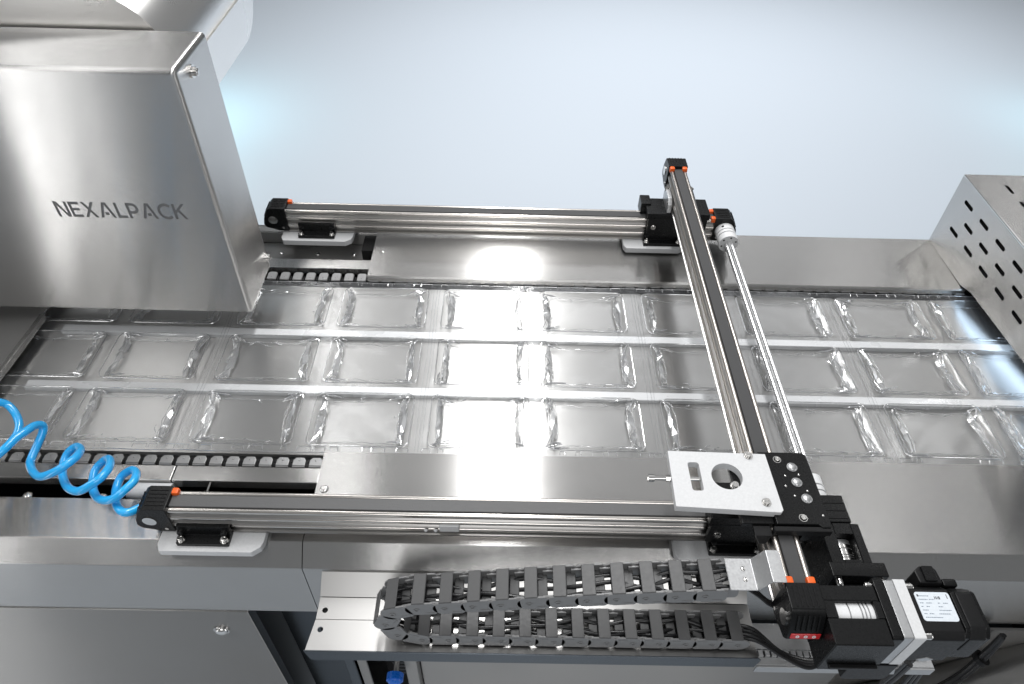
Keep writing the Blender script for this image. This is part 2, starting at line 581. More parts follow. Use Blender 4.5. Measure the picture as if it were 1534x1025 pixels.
# ------------------------------------------------------------------ gripper chains
def gripper_chain(y, sgn, xa, xb, label):
    t = thing('gripper_chain', (0, y, -20), label, 'chain', 'film gripper chains along the web')
    MB().box(xa - 15, xb + 15, y - 6, y + 12, -22, -12).build('chain_belt', 'plastic', t)
    proto = None
    k = 0
    x = xa
    while x < xb:
        if proto is None:
            mb = MB()
            if sgn > 0:   # seen from above at the back
                mb.prism([(x - 11, y - 8), (x + 11, y - 8), (x + 11, y + 14), (x + 7, y + 19), (x - 7, y + 19), (x - 11, y + 14)], 'z', -4, 0, 1.2, 1)
            else:
                mb.prism([(x - 11.5, y - 10), (x + 11.5, y - 10), (x + 11.5, y + 2), (x + 7, y + 8), (x - 7, y + 8), (x - 11.5, y + 2)], 'z', 1, 5, 1.4, 2)
                mb.box(x - 11.5, x + 11.5, y - 12.5, y - 10, -10, 4, 0.8, 1)
            mb.dome((x, y + 1, 0 if sgn > 0 else 5), (0, 0, 1), 2, 1.2, 8, 3)
            proto = mb.build('clip', 'clip_steel', t)
            mb = MB()
            mb.box(x + 12, x + 17, y - 8, y + 8, -12, -3, 1, 1)
            mb.dome((x + 14.5, y + 2, -3), (0, 0, 1), 2, 1.5, 8, 3)
            pin = mb.build('pin_block', 'plastic', t)
        else:
            copy_part(proto, t, (k * 30, 0, 0))
            copy_part(pin, t, (k * 30, 0, 0))
        k += 1
        x += 30
    return t
gripper_chain(753, -1, -1060, -335, 'front gripper chain, row of small steel clips beside the blue coiled hose')
gripper_chain(1274, 1, -1030, 1075, 'rear gripper chain, clips running along the edge of the back cover plate')

# ------------------------------------------------------------------ film web
web = thing('film_web', (0, 1015, 0), 'clear plastic film web with three rows of crumpled vacuum formed pockets', 'plastic film')
PW, PH = 97, 66            # half sizes of a pocket
ROWS = (1176, 1014, 857)
SEAMS = (-1508, -1056, -604, -158, 296, 744, 1194)
cols = []
for a in SEAMS[:-1]:
    cols += [a + 111, a + 330]
XA, XB = -1130, 1400
cols = [c for c in cols if c - PW > XA + 10 and c + PW < XB]

def rr(cx, cy, hx, hy, r, n=4):
    out = []
    for sx, sy, a0 in ((1, 1, 0), (-1, 1, 90), (-1, -1, 180), (1, -1, 270)):
        for i in range(n + 1):
            th = math.radians(a0 + 90 * i / n)
            out.append((cx + sx * (hx - r) + r * math.cos(th), cy + sy * (hy - r) + r * math.sin(th)))
    return out

# flat sheet with an opening for every pocket: laid as bands and bridges
mb = MB()
bm = mb.bm
xs = [XA]
for c in cols:
    xs += [c - PW, c + PW]
xs.append(XB)
ys = [775]
for r_ in ROWS[::-1]:
    ys += [r_ - PH, r_ + PH]
ys.append(1258)
def flat(x0, x1, y0, y1):
    nx = max(1, int((x1 - x0) / 16)); ny = max(1, int((y1 - y0) / 9))
    g = [[bm.verts.new((x0 + (x1 - x0) * i / nx, y0 + (y1 - y0) * j / ny, 0)) for i in range(nx + 1)] for j in range(ny + 1)]
    for j in range(ny):
        for i in range(nx):
            bm.faces.new((g[j][i], g[j][i + 1], g[j + 1][i + 1], g[j + 1][i]))
for j in range(len(ys) - 1):
    for i in range(len(xs) - 1):
        if j % 2 == 1 and i % 2 == 1:
            x0, x1, y0, y1 = xs[i], xs[i + 1], ys[j], ys[j + 1]
            cx, cy = (x0 + x1) / 2, (y0 + y1) / 2
            loop = rr(cx, cy, PW - 3, PH - 3, 15)
            n = len(loop)
            per = n // 4
            corners = [bm.verts.new((x, y, 0)) for x, y in ((x1, y1), (x0, y1), (x0, y0), (x1, y0))]
            lv = [bm.verts.new((x, y, 0)) for x, y in loop]
            for q in range(4):
                for k in range(per - 1):
                    bm.faces.new((corners[q], lv[q * per + k + 1], lv[q * per + k]))
                a = lv[q * per + per - 1]
                b = lv[((q + 1) * per) % n]
                bm.faces.new((corners[q], corners[(q + 1) % 4], b, a))
        else:
            flat(xs[i], xs[i + 1], ys[j], ys[j + 1])
bmesh.ops.remove_doubles(bm, verts=bm.verts, dist=0.01)
for v in bm.verts:
    x, y = v.co.x, v.co.y
    on_rim = any(abs(x - c) < PW + 1 for c in cols) and any(abs(y - r_) < PH + 1 for r_ in ROWS)
    if not on_rim:
        v.co.z += 0.5 * math.sin(x * 0.013 + y * 0.05) + 0.4 * math.sin(x * 0.041 - y * 0.09)
bmesh.ops.recalc_face_normals(bm, faces=bm.faces)
mb.build('web_sheet', 'film', web, smooth=60)

# creases pressed across the web at each index step
for sx in SEAMS:
    if XA < sx < XB:
        mb = MB()
        for dx in (-7, 0, 6):
            pts = [(sx + dx + 1.2 * math.sin(y * 0.02 + dx), y, 0.8) for y in range(782, 1253, 12)]
            mb.tube(pts, 0.55 if dx else 0.8, 6)
        mb.build('seam', 'film', web)
# gripper bite marks along both edges
def bite_marks(y, name):
    mb = MB()
    x = XA + 20
    while x < XB - 40:
        w = random.choice((10, 16, 22, 26))
        if random.random() < 0.72:
            z = 1.0
            pts = [(x, y - 4, z), (x + 0.5, y + 3.4, z + 0.6), (x + 1.5, y + 4, z + 0.6), (x + w - 1.5, y + 4, z + 0.6), (x + w - 0.5, y + 3.4, z + 0.6), (x + w, y - 4, z)]
            mb.tube(pts, 0.75, 5)
        x += 30 if random.random() < 0.8 else 17
    tag(mb.build(name, 'film_fold', web), kind='stuff')
bite_marks(784, 'bite_marks')
bite_marks(1252, 'bite_marks')
mb = MB()
mb.tube([(x, 775.5 + 0.8 * math.sin(x * 0.05), 0.5 + 0.5 * math.sin(x * 0.021)) for x in range(XA, XB, 14)], 0.9, 6)
mb.build('web_edge', 'film_fold', web)
mb = MB()
mb.tube([(x, 1257.5 + 0.8 * math.sin(x * 0.05), 0.5) for x in range(XA, XB, 14)], 1.0, 6)
mb.build('web_edge', 'film_fold', web)

def spline_pts(pts, n=4):
    V = [Vector(p) for p in pts]
    sm = []
    for i in range(len(V) - 1):
        p0, p1, p2_, p3 = V[max(i - 1, 0)], V[i], V[i + 1], V[min(i + 2, len(V) - 1)]
        for q in range(n):
            t_ = q / n
            sm.append(0.5 * ((2 * p1) + (p2_ - p0) * t_ + (2 * p0 - 5 * p1 + 4 * p2_ - p3) * t_ ** 2 + (3 * p1 - p0 - 3 * p2_ + p3) * t_ ** 3))
    sm.append(V[-1])
    return sm

def pocket(cx, cy, rnd):
    """rim bead, crumpled shrunken walls, slack floor"""
    root = None
    # rim bead
    mb = MB()
    loop = rr(cx, cy, PW - 1, PH - 1, 15, 5)
    pts = [(x + rnd.uniform(-.5, .5), y + rnd.uniform(-.4, .4), 0.6) for x, y in loop]
    pts.append(pts[0])
    mb.tube(pts, 1.15, 6, cap=False)
    root = mb.build('film_pocket', 'film_rim', web, loc=(cx, cy, 0))
    # walls: slack smooth skirt from the rim down to the floor edge
    mb = MB()
    bm = mb.bm
    n1, n2 = 20, 12
    def contour(hx, hy, rad, z, jit):
        L = []
        for (ax, ay), (bx, by), n_ in (((1, 1), (-1, 1), n1), ((-1, 1), (-1, -1), n2), ((-1, -1), (1, -1), n1), ((1, -1), (1, 1), n2)):
            for k_ in range(n_):
                t_ = k_ / n_
                u_, v_ = ax + (bx - ax) * t_, ay + (by - ay) * t_
                x_, y_ = u_ * hx, v_ * hy
                ox, oy = max(0, abs(x_) - (hx - rad)), max(0, abs(y_) - (hy - rad))
                if ox > 0 and oy > 0:
                    d_ = math.hypot(ox, oy)
                    f_ = min(1.0, rad / d_)
                    x_ = math.copysign(hx - rad + ox * f_, x_)
                    y_ = math.copysign(hy - rad + oy * f_, y_)
                L.append((cx + x_ + rnd.gauss(0, jit), cy + y_ + rnd.gauss(0, jit * 0.7), z + rnd.gauss(0, jit * 0.7)))
        return L
    rings = [contour(PW - 3, PH - 3, 15, 0, 0.1), contour(PW - 8, PH - 6, 13, -3, 0.8),
             contour(PW - 16, PH - 10, 9, -6, 0.8), contour(PW - 26, PH - 14, 6, -9.5, 0.5)]
    vs = [[bm.verts.new(p) for p in r_] for r_ in rings]
    n = len(rings[0])
    for k in range(3):
        for i in range(n):
            j = (i + 1) % n
            bm.faces.new((vs[k][i], vs[k][j], vs[k + 1][j], vs[k + 1][i]))
    bmesh.ops.recalc_face_normals(bm, faces=bm.faces)
    mb.build('pocket_wall', 'film_floor', root, smooth=80)
    # gathered flaps at the two short sides: a few large crumpled facets
    for s_ in (-1, 1):
        mb = MB()
        bm = mb.bm
        m_ = rnd.randint(6, 11)
        rows_ = []
        y_ = -(PH - rnd.uniform(10, 16))
        tot_ = -2 * y_
        wts = [rnd.uniform(0.5, 1.6) for _ in range(m_)]
        wsum = sum(wts)
        ins = rnd.uniform(17, 22)
        for i in range(m_ + 1):
            w_ = rnd.uniform(4.5, 10.5) * (0.45 + 0.55 * math.sin(PI * i / m_))
            xo = ins + rnd.uniform(-2.0, 2.5)
            row = []
            for q_, (dx_, dz_) in enumerate(((-w_ * 0.9, rnd.uniform(-4, 0)), (rnd.uniform(-3, 3), rnd.uniform(-5, 5)), (w_ * 0.9, rnd.uniform(-11, -5)))):
                row.append(bm.verts.new((cx + s_ * (PW - xo - dx_), cy + y_ + rnd.uniform(-4.5, 4.5), dz_)))
            rows_.append(row)
            if i < m_:
                y_ += tot_ * wts[i] / wsum
        for i in range(m_):
            for q_ in range(2):
                A, B, C_, D = rows_[i][q_], rows_[i][q_ + 1], rows_[i + 1][q_ + 1], rows_[i + 1][q_]
                if rnd.random() < 0.5:
                    bm.faces.new((A, B, C_)); bm.faces.new((A, C_, D))
                else:
                    bm.faces.new((A, B, D)); bm.faces.new((B, C_, D))
        bmesh.ops.recalc_face_normals(bm, faces=bm.faces)
        # the crests between the facets catch the light
        mb.build('flap', 'film_fold', root, smooth=12)
        mb = MB()
        for q_ in (0, 2):
            mb.tube([rows_p for rows_p in spline_pts([tuple(r_[q_]) for r_ in [[(cx + s_ * (PW - ins + (-7 if q_ == 0 else 7) * (0.4 + 0.6 * math.sin(PI * i / 10)) + rnd.uniform(-1.5, 1.5)), cy - (PH - 13) + (2 * PH - 26) * i / 10, -1.5 if q_ == 0 else -8)] * 3 for i in range(11)]])], 0.55, 5)
        mb.build('crest', 'film_fold', root, smooth=80)
    # taut lines along the two long floor edges
    for s_ in (-1, 1):
        mb = MB()
        yy = cy + s_ * (PH - 14)
        mb.tube(spline_pts([(cx - PW + 26 + (2 * PW - 52) * i / 9, yy + rnd.gauss(0, 1.3) - s_ * 2.5 * math.sin(PI * i / 9), -8.5 + rnd.gauss(0, 0.6)) for i in range(10)]), 0.6, 5)
        mb.build('crest', 'film_fold', root, smooth=80)
    # floor
    mb = MB()
    bm = mb.bm
    hx, hy = PW - 27, PH - 14.5
    nx, ny = 16, 9
    ph = [rnd.uniform(0, 6.28) for _ in range(6)]
    g = []
    for j in range(ny + 1):
        row = []
        for i in range(nx + 1):
            u, v = i / nx * 2 - 1, j / ny * 2 - 1
            e = max(abs(u), abs(v))
            z = -10 - 1.6 * (1 - e ** 2) + 0.4 * math.sin(u * 4 + ph[0]) * math.sin(v * 3 + ph[1]) + (0.5 * math.sin(u * 9 + ph[2]) * math.cos(v * 7 + ph[3]) * e)
            row.append(bm.verts.new((cx + u * hx, cy + v * hy, z)))
        g.append(row)
    for j in range(ny):
        for i in range(nx):
            bm.faces.new((g[j][i], g[j][i + 1], g[j + 1][i + 1], g[j + 1][i]))
    mb.build('pocket_floor', 'film_floor', root, smooth=60)
    # folds: pinched ridges at the corners and slivers along the edges
    mb = MB()
    for sx in (-1, 1):
        for sy in (-1, 1):
            for _ in range(rnd.randint(3, 5)):
                a = Vector((cx + sx * (PW - rnd.uniform(4, 16)), cy + sy * (PH - rnd.uniform(3, 10)), rnd.uniform(-2, 1)))
                b = Vector((cx + sx * (PW - rnd.uniform(18, 55)), cy + sy * (PH - rnd.uniform(5, 22)), rnd.uniform(-9, -2)))
                if rnd.random() < 0.4:
                    b = Vector((cx + sx * (PW - rnd.uniform(10, 26)), cy + sy * (PH - rnd.uniform(25, 55)), rnd.uniform(-9, -3)))
                c = (a + b) / 2 + Vector((rnd.uniform(-5, 5), rnd.uniform(-5, 5), rnd.uniform(0, 4)))
                P_, R_ = [], []
                for k in range(9):
                    t_ = k / 8
                    P_.append(a * (1 - t_) ** 2 + c * 2 * t_ * (1 - t_) + b * t_ ** 2)
                    R_.append(0.3 + rnd.uniform(0.9, 2.2) * math.sin(PI * t_) ** 0.7)
                mb.tube(P_, 1, 5, rs=R_)
    for _ in range(rnd.randint(5, 8)):
        long_side = rnd.random() < 0.65
        if long_side:
            a = Vector((cx + rnd.uniform(-60, 60), cy + rnd.choice((-1, 1)) * (PH - rnd.uniform(8, 20)), -7))
            b = a + Vector((rnd.uniform(-26, 26), rnd.uniform(-9, 9), rnd.uniform(-4, 2)))
        else:
            a = Vector((cx + rnd.choice((-1, 1)) * (PW - rnd.uniform(16, 34)), cy + rnd.uniform(-40, 40), -7))
            b = a + Vector((rnd.uniform(-10, 10), rnd.uniform(-24, 24), rnd.uniform(-4, 2)))
        c = (a + b) / 2 + Vector((rnd.uniform(-6, 6), rnd.uniform(-4, 4), 2))
        P_, R_ = [], []
        for k in range(8):
            t_ = k / 7
            P_.append(a * (1 - t_) ** 2 + c * 2 * t_ * (1 - t_) + b * t_ ** 2)
            R_.append(0.2 + rnd.uniform(0.5, 1.1) * math.sin(PI * t_) ** 0.7)
        mb.tube(P_, 1, 5, rs=R_)
    tag(mb.build('folds', 'film_fold', root, smooth=70), kind='stuff')
k = 0
for cy in ROWS:
    for cx in cols:
        k += 1
        pocket(cx, cy, random.Random(100 + k))

# ------------------------------------------------------------------ steel hood with engraved name
hood = thing('steel_hood', (-800, 1160, 60), 'brushed steel hood box engraved NEXALPACK hanging over the film', 'machine hood')
mb = MB()
mb.prism([(-1400, 60), (-529, 60), (-529, 581), (-1400, 581)], 'y', 1082, 1240, 9, 4)
body = mb.build('hood_shell', 'steel', hood)
# letter strokes in units of the letter height
T = 0.175
def seg(a, b, t=T):
    a, b = Vector(a), Vector(b)
    d = (b - a).normalized()
    n = Vector((-d.y, d.x)) * t / 2
    return [tuple(a + n), tuple(b + n), tuple(b - n), tuple(a - n)]
def slant(x0, x1, y0=0, y1=1, t=0.18):      # slanted stroke cut level at both ends
    return [(x0, y0), (x0 + t, y0), (x1 + t, y1), (x1, y1)]
def bowl(cx, cy, r, a0, a1, n=12, t=T, ry=None):
    ry = ry or r
    o = [(cx + r * math.cos(math.radians(a0 + (a1 - a0) * i / n)), cy + ry * math.sin(math.radians(a0 + (a1 - a0) * i / n))) for i in range(n + 1)]
    q = [(cx + (r - t) * math.cos(math.radians(a0 + (a1 - a0) * i / n)), cy + (ry - t) * math.sin(math.radians(a0 + (a1 - a0) * i / n))) for i in range(n + 1)]
    return o + q[::-1]
def rect(x0, x1, y0, y1): return [(x0, y0), (x1, y0), (x1, y1), (x0, y1)]
A_ = [slant(0, 0.36), [(0.80, 0), (0.98, 0), (0.62, 1), (0.44, 1)], rect(0.36, 0.6, 0.18, 0.36)]
GLY = {
    'N': (0.80, [rect(0, T, 0, 1), rect(0.65, 0.65 + T, 0, 1), [(T * 0.2, 1), (T * 1.25, 1), (0.65 + T * 0.8, 0), (0.65 - T * 0.25, 0)]]),
    'E': (0.66, [rect(0, T, 0, 1), rect(T * .9, 0.66, 0, T), rect(T * .9, 0.6, 0.43, 0.43 + T * .95), rect(T * .9, 0.66, 1 - T, 1)]),
    'X': (0.86, [[(0, 0), (0.19, 0), (0.84, 1), (0.65, 1)], [(0.66, 0), (0.86, 0), (0.2, 1), (0.01, 1)]]),
    'A': (0.98, A_),
    'L': (0.62, [rect(0, T, 0, 1), rect(T * .9, 0.62, 0, T)]),
    'P': (0.72, [rect(0, T, 0, 1), rect(T * .9, 0.4, 1 - T, 1), rect(T * .9, 0.4, 0.30, 0.30 + T), bowl(0.37, 0.65, 0.35, -90, 90)]),
    'C': (0.84, [bowl(0.5, 0.5, 0.52, 48, 312, 22)]),
    'K': (0.80, [rect(0, T, 0, 1), [(T * .5, 0.28), (T * .5, 0.5), (0.6, 1), (0.79, 1)], [(0.29, 0.52), (0.41, 0.63), (0.82, 0), (0.63, 0)]]),
}
cut = MB()
let = MB()
hgt, xcur = 33.5, -829.0
word = 'NEXALPACK'
WS = 0.86
tot = sum(GLY[c][0] for c in word) * WS
gap = (238 / hgt - tot) / (len(word) - 1)
for c in word:
    w_, polys = GLY[c]
    for i, p in enumerate(polys):
        q = [(xcur + x * WS * hgt, 296.5 + y * hgt + (xcur + x * WS * hgt + 843) * 0.0) for x, y in p]
        e = 0.013 * (i + 1)
        cut.prism(q, 'y', 1070, 1083.6 + e)
        let.prism([((x - xcur) * 1.0 + xcur, z) for x, z in q], 'y', 1083.45 - e, 1083.52 - e)
    xcur += (w_ * WS + gap) * hgt
cobj = cut.build('cutter', 'engrave', hood, smooth=0)
boolean_cut(body, cobj, True)
let.build('engraved_name', 'engrave', hood, smooth=0)
for y, z, x in ((1141, 575 - 22, -529), (1222, 100, -529)):
    mb = MB()
    mb.cyl((x, y, z), (x + 3, y, z), 11, 22, bev=0.8)
    mb.cyl((x + 3, y, z), (x + 10, y, z), 7.5, 22, bev=1)
    mb.dome((x + 10, y, z), (1, 0, 0), 6, 2, 16, 3)
    mb.build('bolt', 'steel_shiny', hood)

# ------------------------------------------------------------------ rounded housing behind the hood
hs = thing('rounded_housing', (-1000, 1500, 411), 'pale polished rounded steel housing standing behind the engraved hood', 'machine housing')
prof = [(1250, 411), (1600, 411)]
for i in range(1, 9):
    a = math.radians(-90 + 90 * i / 8)
    prof.append((1600 + 120 * math.cos(a), 531 + 120 * math.sin(a)))
prof += [(1720, 640), (1250, 640)]
mb = MB()
mb.prism(prof, 'x', -1800, -602)
es = [e for e in mb.bm.edges if all(abs(v.co.x + 602) < 1 and v.co.z > 600 for v in e.verts)]
bmesh.ops.bevel(mb.bm, geom=es, offset=135, segments=10, profile=0.5, affect='EDGES')
mb.build('housing_shell', 'housing', hs, smooth=50)
p2 = [(y, min(z, 500)) for y, z in prof if z < 520]
p2 += [(1718, 500), (1250, 497)]
mb = MB()
mb.prism(p2, 'x', -602, -597, 1, 1)
mb.build('end_plate', 'housing', hs)

# ------------------------------------------------------------------ perforated guard on the right
gd = thing('perforated_guard', (1300, 1200, 12), 'perforated steel guard box with slanted slots over the film at right', 'machine guard')
mb = MB()
mb.prism([(1462, 12), (1285, 13), (1240, 26), (1000, 38), (860, 38), (860, 202), (1462, 202)], 'x', 1070, 1072.5, 0.6, 1)
face = mb.build('side_plate', 'steel', gd)
mb = MB()
mb.box(1073, 1560, 860, 1462, 199.5, 202, 0.6, 1)
topp = mb.build('top_plate', 'steel', gd)
MB().tube([(1071.5, y, 201) for y in range(858, 1466, 40)], 3.2, 10).build('folded_edge', 'steel_shiny', gd)
cut = MB()
slots = []
for r_ in range(3):
    for c_ in range(8):
        slots.append((1394 - 75.5 * c_, 160 - 37.5 * r_ + 0.8 * c_, r_ % 2))
for y, z, odd in slots:
    yy = y - (38 if odd else 0)
    if z < 55 or (odd and yy < 880): continue
    L, r2 = 15.0, 4.9
    poly = []
    for i in range(9):
        a = math.radians(-90 + 180 * i / 8)
        poly.append((yy + L + r2 * math.cos(a), z + r2 * math.sin(a)))
    for i in range(9):
        a = math.radians(90 + 180 * i / 8)
        poly.append((yy - L + r2 * math.cos(a), z + r2 * math.sin(a)))
    cut.prism(poly, 'x', 1060, 1085)
boolean_cut(face, cut.build('cutter', 'hole', gd, smooth=0))
cut = MB()
for c_ in range(6):
    for r_ in range(5):
        x, y = 1147 + 74 * r_, 1401 - 66 * c_ - (33 if r_ % 2 else 0)
        poly = []
        for i in range(9):
            a = math.radians(-90 + 180 * i / 8)
            poly.append((x + 4.2 * math.sin(a), y + 13.5 + 4.2 * math.cos(a)))
        for i in range(9):
            a = math.radians(90 + 180 * i / 8)
            poly.append((x + 4.2 * math.sin(a), y - 13.5 + 4.2 * math.cos(a)))
        cut.prism(poly, 'z', 190, 210)
boolean_cut(topp, cut.build('cutter', 'hole', gd, smooth=0))
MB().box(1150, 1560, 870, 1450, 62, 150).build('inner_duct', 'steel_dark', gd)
MB().box(1079, 1082, 864, 1457, 60, 198).build('slot_blackout', 'hole', gd)  # unseen black sheet added behind the slots to keep them dark
MB().box(1083, 1556, 864, 1457, 190, 193).build('slot_blackout', 'hole', gd)  # another added sheet, darkens the top slots
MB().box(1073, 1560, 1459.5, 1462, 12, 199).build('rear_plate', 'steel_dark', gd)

# ------------------------------------------------------------------ linear rails
def add_rail(t, to, l0, l1, rod, belt, caps0, caps1, ridge_l=True):
    """belt driven rail; to(l, u, v) maps length / across (u > 0 = the visible side) / height to the world"""
    def put(mb):
        for v in mb.bm.verts:
            v.co = Vector(to(v.co.x, v.co.y, v.co.z))
        bmesh.ops.recalc_face_normals(mb.bm, faces=mb.bm.faces)
        return mb
    half = [(21, 0), (21, 4), (15.5, 5.5), (15.5, 9), (18.5, 11), (18.5, 21), (15, 23), (13, 25), (13, 27), (15.5, 29), (18.5, 31), (18.5, 42), (15.5, 45), (15, 50), (12, 52), (12, 54)]
    poly = half + [(-u, v) for u, v in half[::-1]]
    put(MB().prism(poly, 'x', l0, l1)).build('rail_body', rod.replace('rod', 'rail'), t)
    for u in (15, -15):
        put(MB().cyl((l0, u, 54.5), (l1, u, 54.5), 4.4, 20)).build('guide_rod', rod, t)
    put(MB().cyl((l0, 16.2, 16), (l1, 16.2, 16), 4.2, 16)).build('side_rod', rod, t)
    put(MB().cyl((l0, 16.2, 36.5), (l1, 16.2, 36.5), 4.6, 16)).build('side_rod', rod, t)
    put(MB().box(l0, l1, -10.6, 10.6, 54.8, 58.8, 0.8, 1)).build('belt', belt, t)
    put(MB().box(l0, l1, -13.2, 13.2, 53.9, 55.2)).build('belt_gap_shade', 'hole', t)  # black strip on the rail top, paints the gap beside the belt dark
    for end, sgn, caps in ((l0, -1, caps0), (l1, 1, caps1)):
        side = [(0, 2), (24, 2), (36, 7), (52, 11), (58, 20), (55, 36), (44, 60), (37, 66), (0, 66)]
        e = put(MB().prism([(end + sgn * d, v) for d, v in side], 'y', -23, 23, 1.6, 2)).build('end_block', 'black', t)
        for k in range(5):
            u = -14 + 7 * k
            put(MB().box(min(end + sgn * 5, end + sgn * 34), max(end + sgn * 5, end + sgn * 34), u - 0.9, u + 0.9, 65.6, 67.2, 0.5, 1)).build('ridge', 'plastic', e)
            put(MB().hexa([(end + sgn * 53.5, u - 1, 38), (end + sgn * 43.5, u - 1, 60), (end + sgn * 43.5, u + 1, 60), (end + sgn * 53.5, u + 1, 38),
                           (end + sgn * 56.2, u - 1, 38.5), (end + sgn * 45.6, u - 1, 61.5), (end + sgn * 45.6, u + 1, 61.5), (end + sgn * 56.2, u + 1, 38.5)])).build('ridge', 'plastic', e)
        put(MB().cyl((end + sgn * 33, 22.8, 34), (end + sgn * 33, 24.6, 34), 11, 28, bev=0.6)).build('pulley_cover', 'steel_shiny', e)
        put(MB().cyl((end + sgn * 12, 22.8, 12), (end + sgn * 12, 24.2, 12), 3, 12)).build('screw', 'steel_shiny', e)
        for u in caps:
            put(MB().box(min(end - sgn * 10, end + sgn * 2), max(end - sgn * 10, end + sgn * 2), u - 6, u + 6, 52, 65.5, 3, 2)).build('end_cap', 'orange', t)

FY, BY, BX = 616, 1427, 406
front_rail = thing('linear_rail', (0, FY, 26), 'front linear rail with wide grey belt, nearest the viewer beside the cable chain', 'linear rail', 'belt driven linear rails of the gantry')
add_rail(front_rail, lambda l, u, v: (l, FY - u, 26 + v), -531, 497, 'rod_x', 'belt_pale', (-15,), ())
back_rail = thing('linear_rail', (0, BY, 34), 'rear linear rail lying along the far edge of the machine', 'linear rail', 'belt driven linear rails of the gantry')
add_rail(back_rail, lambda l, u, v: (l, BY - u, 34 + v), -531, 497, 'rod_x', 'belt', (-15,), (15, -15))
beam = thing('linear_rail', (BX, 970, 118), 'long cross beam rail spanning the film on the two other rails', 'linear rail', 'belt driven linear rails of the gantry')
add_rail(beam, lambda l, u, v: (BX - u, l, 118 + v), 447, 1497, 'rod_y', 'belt', (15, -15), (15, -15))
mb = MB()
mb.box(60 - 160, 60 - 128, FY - 24, FY - 14, 44, 62, 1.2, 1)
mb.socket((-106, FY - 24, 50), (0, -1, 0), 2.4, 2.5)
mb.socket((-122, FY - 24, 50), (0, -1, 0), 2.4, 2.5)
mb.build('sensor_clip', 'alu', front_rail)

# mounting brackets under the two lengthwise rails
def bracket(x0, x1, yf, yb, z, cx0, cx1, label):
    t = thing('mounting_bracket', ((x0 + x1) / 2, yf + 20, z - 14), label, 'bracket', 'white plates that carry the rails')
    c = 16
    MB().prism([(x0 + 6, yf), (x1 - c, yf), (x1 - 3, yf + 10), (x1, yf + 20), (x1, yb), (x0, yb), (x0, yf + 12)], 'z', z - 14, z, 1.2, 2).build('plate', 'alu', t)
    MB().prism([(yf + 9, z), (yf + 34, z), (yf + 34, z + 30), (yf + 27, z + 30), (yf + 25, z + 9), (yf + 9, z + 9)], 'x', cx0, cx1, 1.0, 1).build('clamp', 'black', t)
    for x in (cx0 + 7, cx1 - 7):
        mb = MB()
        mb.socket((x, yf + 16, z + 9), (0, 0, 1), 5.2, 6)
        mb.build('bolt', 'steel_shiny', t)
        mb = MB()
        mb.socket((x, yf + 26, z + 21), (0, -1, 0.1), 4.6, 7)
        mb.build('bolt', 'plastic', t)
bracket(-556, -386, 560, 640, 24.5, -523, -439, 'white bracket plate with black clamp under the front rail near the blue hose')
bracket(284, 430, 560, 640, 24.5, 338, 424, 'white bracket plate with black clamp half hidden under the front carriage')
bracket(-547, -376, 1372, 1459, 32, -505, -418, 'white bracket plate with black clamp under the rear rail beside the hood')
bracket(282, 432, 1372, 1459, 32, 330, 420, 'white bracket plate with black clamp under the rear rail by the cross beam')

# carriages
def carriage(yc, zb, x0, x1, label, front):
    t = thing('rail_carriage', ((x0 + x1) / 2, yc, zb), label, 'carriage', 'carriages between the rails and the cross beam')
    MB().box(x0, x1, yc - 33, yc + 33, zb + 67, 117.5 if front else 117.5, 1.5, 2).build('top_plate', 'black', t)
    MB().box(x0 + 4, x1 - 4, yc - 34, yc - 25.2, zb + 20, zb + 72, 1.5, 2).build('side_plate', 'black', t)
    MB().box(x0 + 4, x1 - 4, yc + 25.2, yc + 34, zb + 20, zb + 72, 1.5, 2).build('side_plate', 'black', t)
    for x in (x0 + 18, x1 - 18):
        mb = MB()
        mb.socket((x, yc - 34, zb + 46), (0, -1, 0), 4.5, 5)
        mb.build('bolt', 'steel_shiny', t)
    return t
c1 = carriage(FY, 26, 326, 478, 'black carriage on the front rail under the near end of the cross beam', True)
c2 = carriage(BY, 34, 330, 478, 'black carriage on the rear rail under the far end of the cross beam', False)
mb = MB(); mb.socket((345, FY - 12, 117), (0, 0, 1), 7, 9); mb.build('bolt', 'steel_shiny', c1)
for sx in (-1, 1):
    xx = BX + sx * 27
    MB().prism([(BY - 30, 117.5), (BY + 34, 117.5), (BY + 34, 140), (BY + 20, 152), (BY - 16, 152), (BY - 30, 140)], 'x', xx - 5, xx + 5, 1.6, 2).build('cheek_plate', 'alu_soft' if sx < 0 else 'black', c2)
    for dy in (-20, 24):
        mb = MB(); mb.socket((xx, BY + dy, 138 if dy < 0 else 148), (sx * 0.6, 0, 1), 5, 7); mb.build('bolt', 'steel_shiny', c2)
MB().box(318, 342, BY + 2, BY + 40, 88, 122, 2, 2).build('sensor_block', 'black', c2)

# tool carriage riding on the cross beam with the white tool plate
tc_ = thing('tool_carriage', (430, 590, 180), 'black carriage block with three round grey buttons riding on the cross beam', 'carriage')
MB().prism([(392, 530), (452, 530), (456, 525), (468, 525), (470, 530), (467, 650), (462, 655), (392, 655)], 'z', 181.5, 193, 1.5, 2).build('top_plate', 'black', tc_)
MB().box(436, 471, 528, 646, 150, 181.3, 1.5, 2).build('side_block', 'black', tc_)
MB().box(345, 391.8, 534, 650, 176, 186, 1.5, 2).build('support_plate', 'black', tc_)
MB().prism([(360, 182), (386, 182), (382, 158), (372, 158)], 'y', 517, 533.5, 1, 1).build('wiper', 'plastic', tc_)
MB().box(387, 470, 520, 527.8, 178, 191, 1, 1).build('wiper', 'plastic', tc_)
for x, y in ((439, 627), (439, 600), (446, 572)):
    mb = MB()
    mb.cyl((x, y, 192), (x, y, 194.2), 7.8, 24, bev=0.6)
    mb.dome((x, y, 194.2), (0, 0, 1), 6.9, 3.2, 24, 5)
    mb.build('round_button', 'alu_soft', tc_)
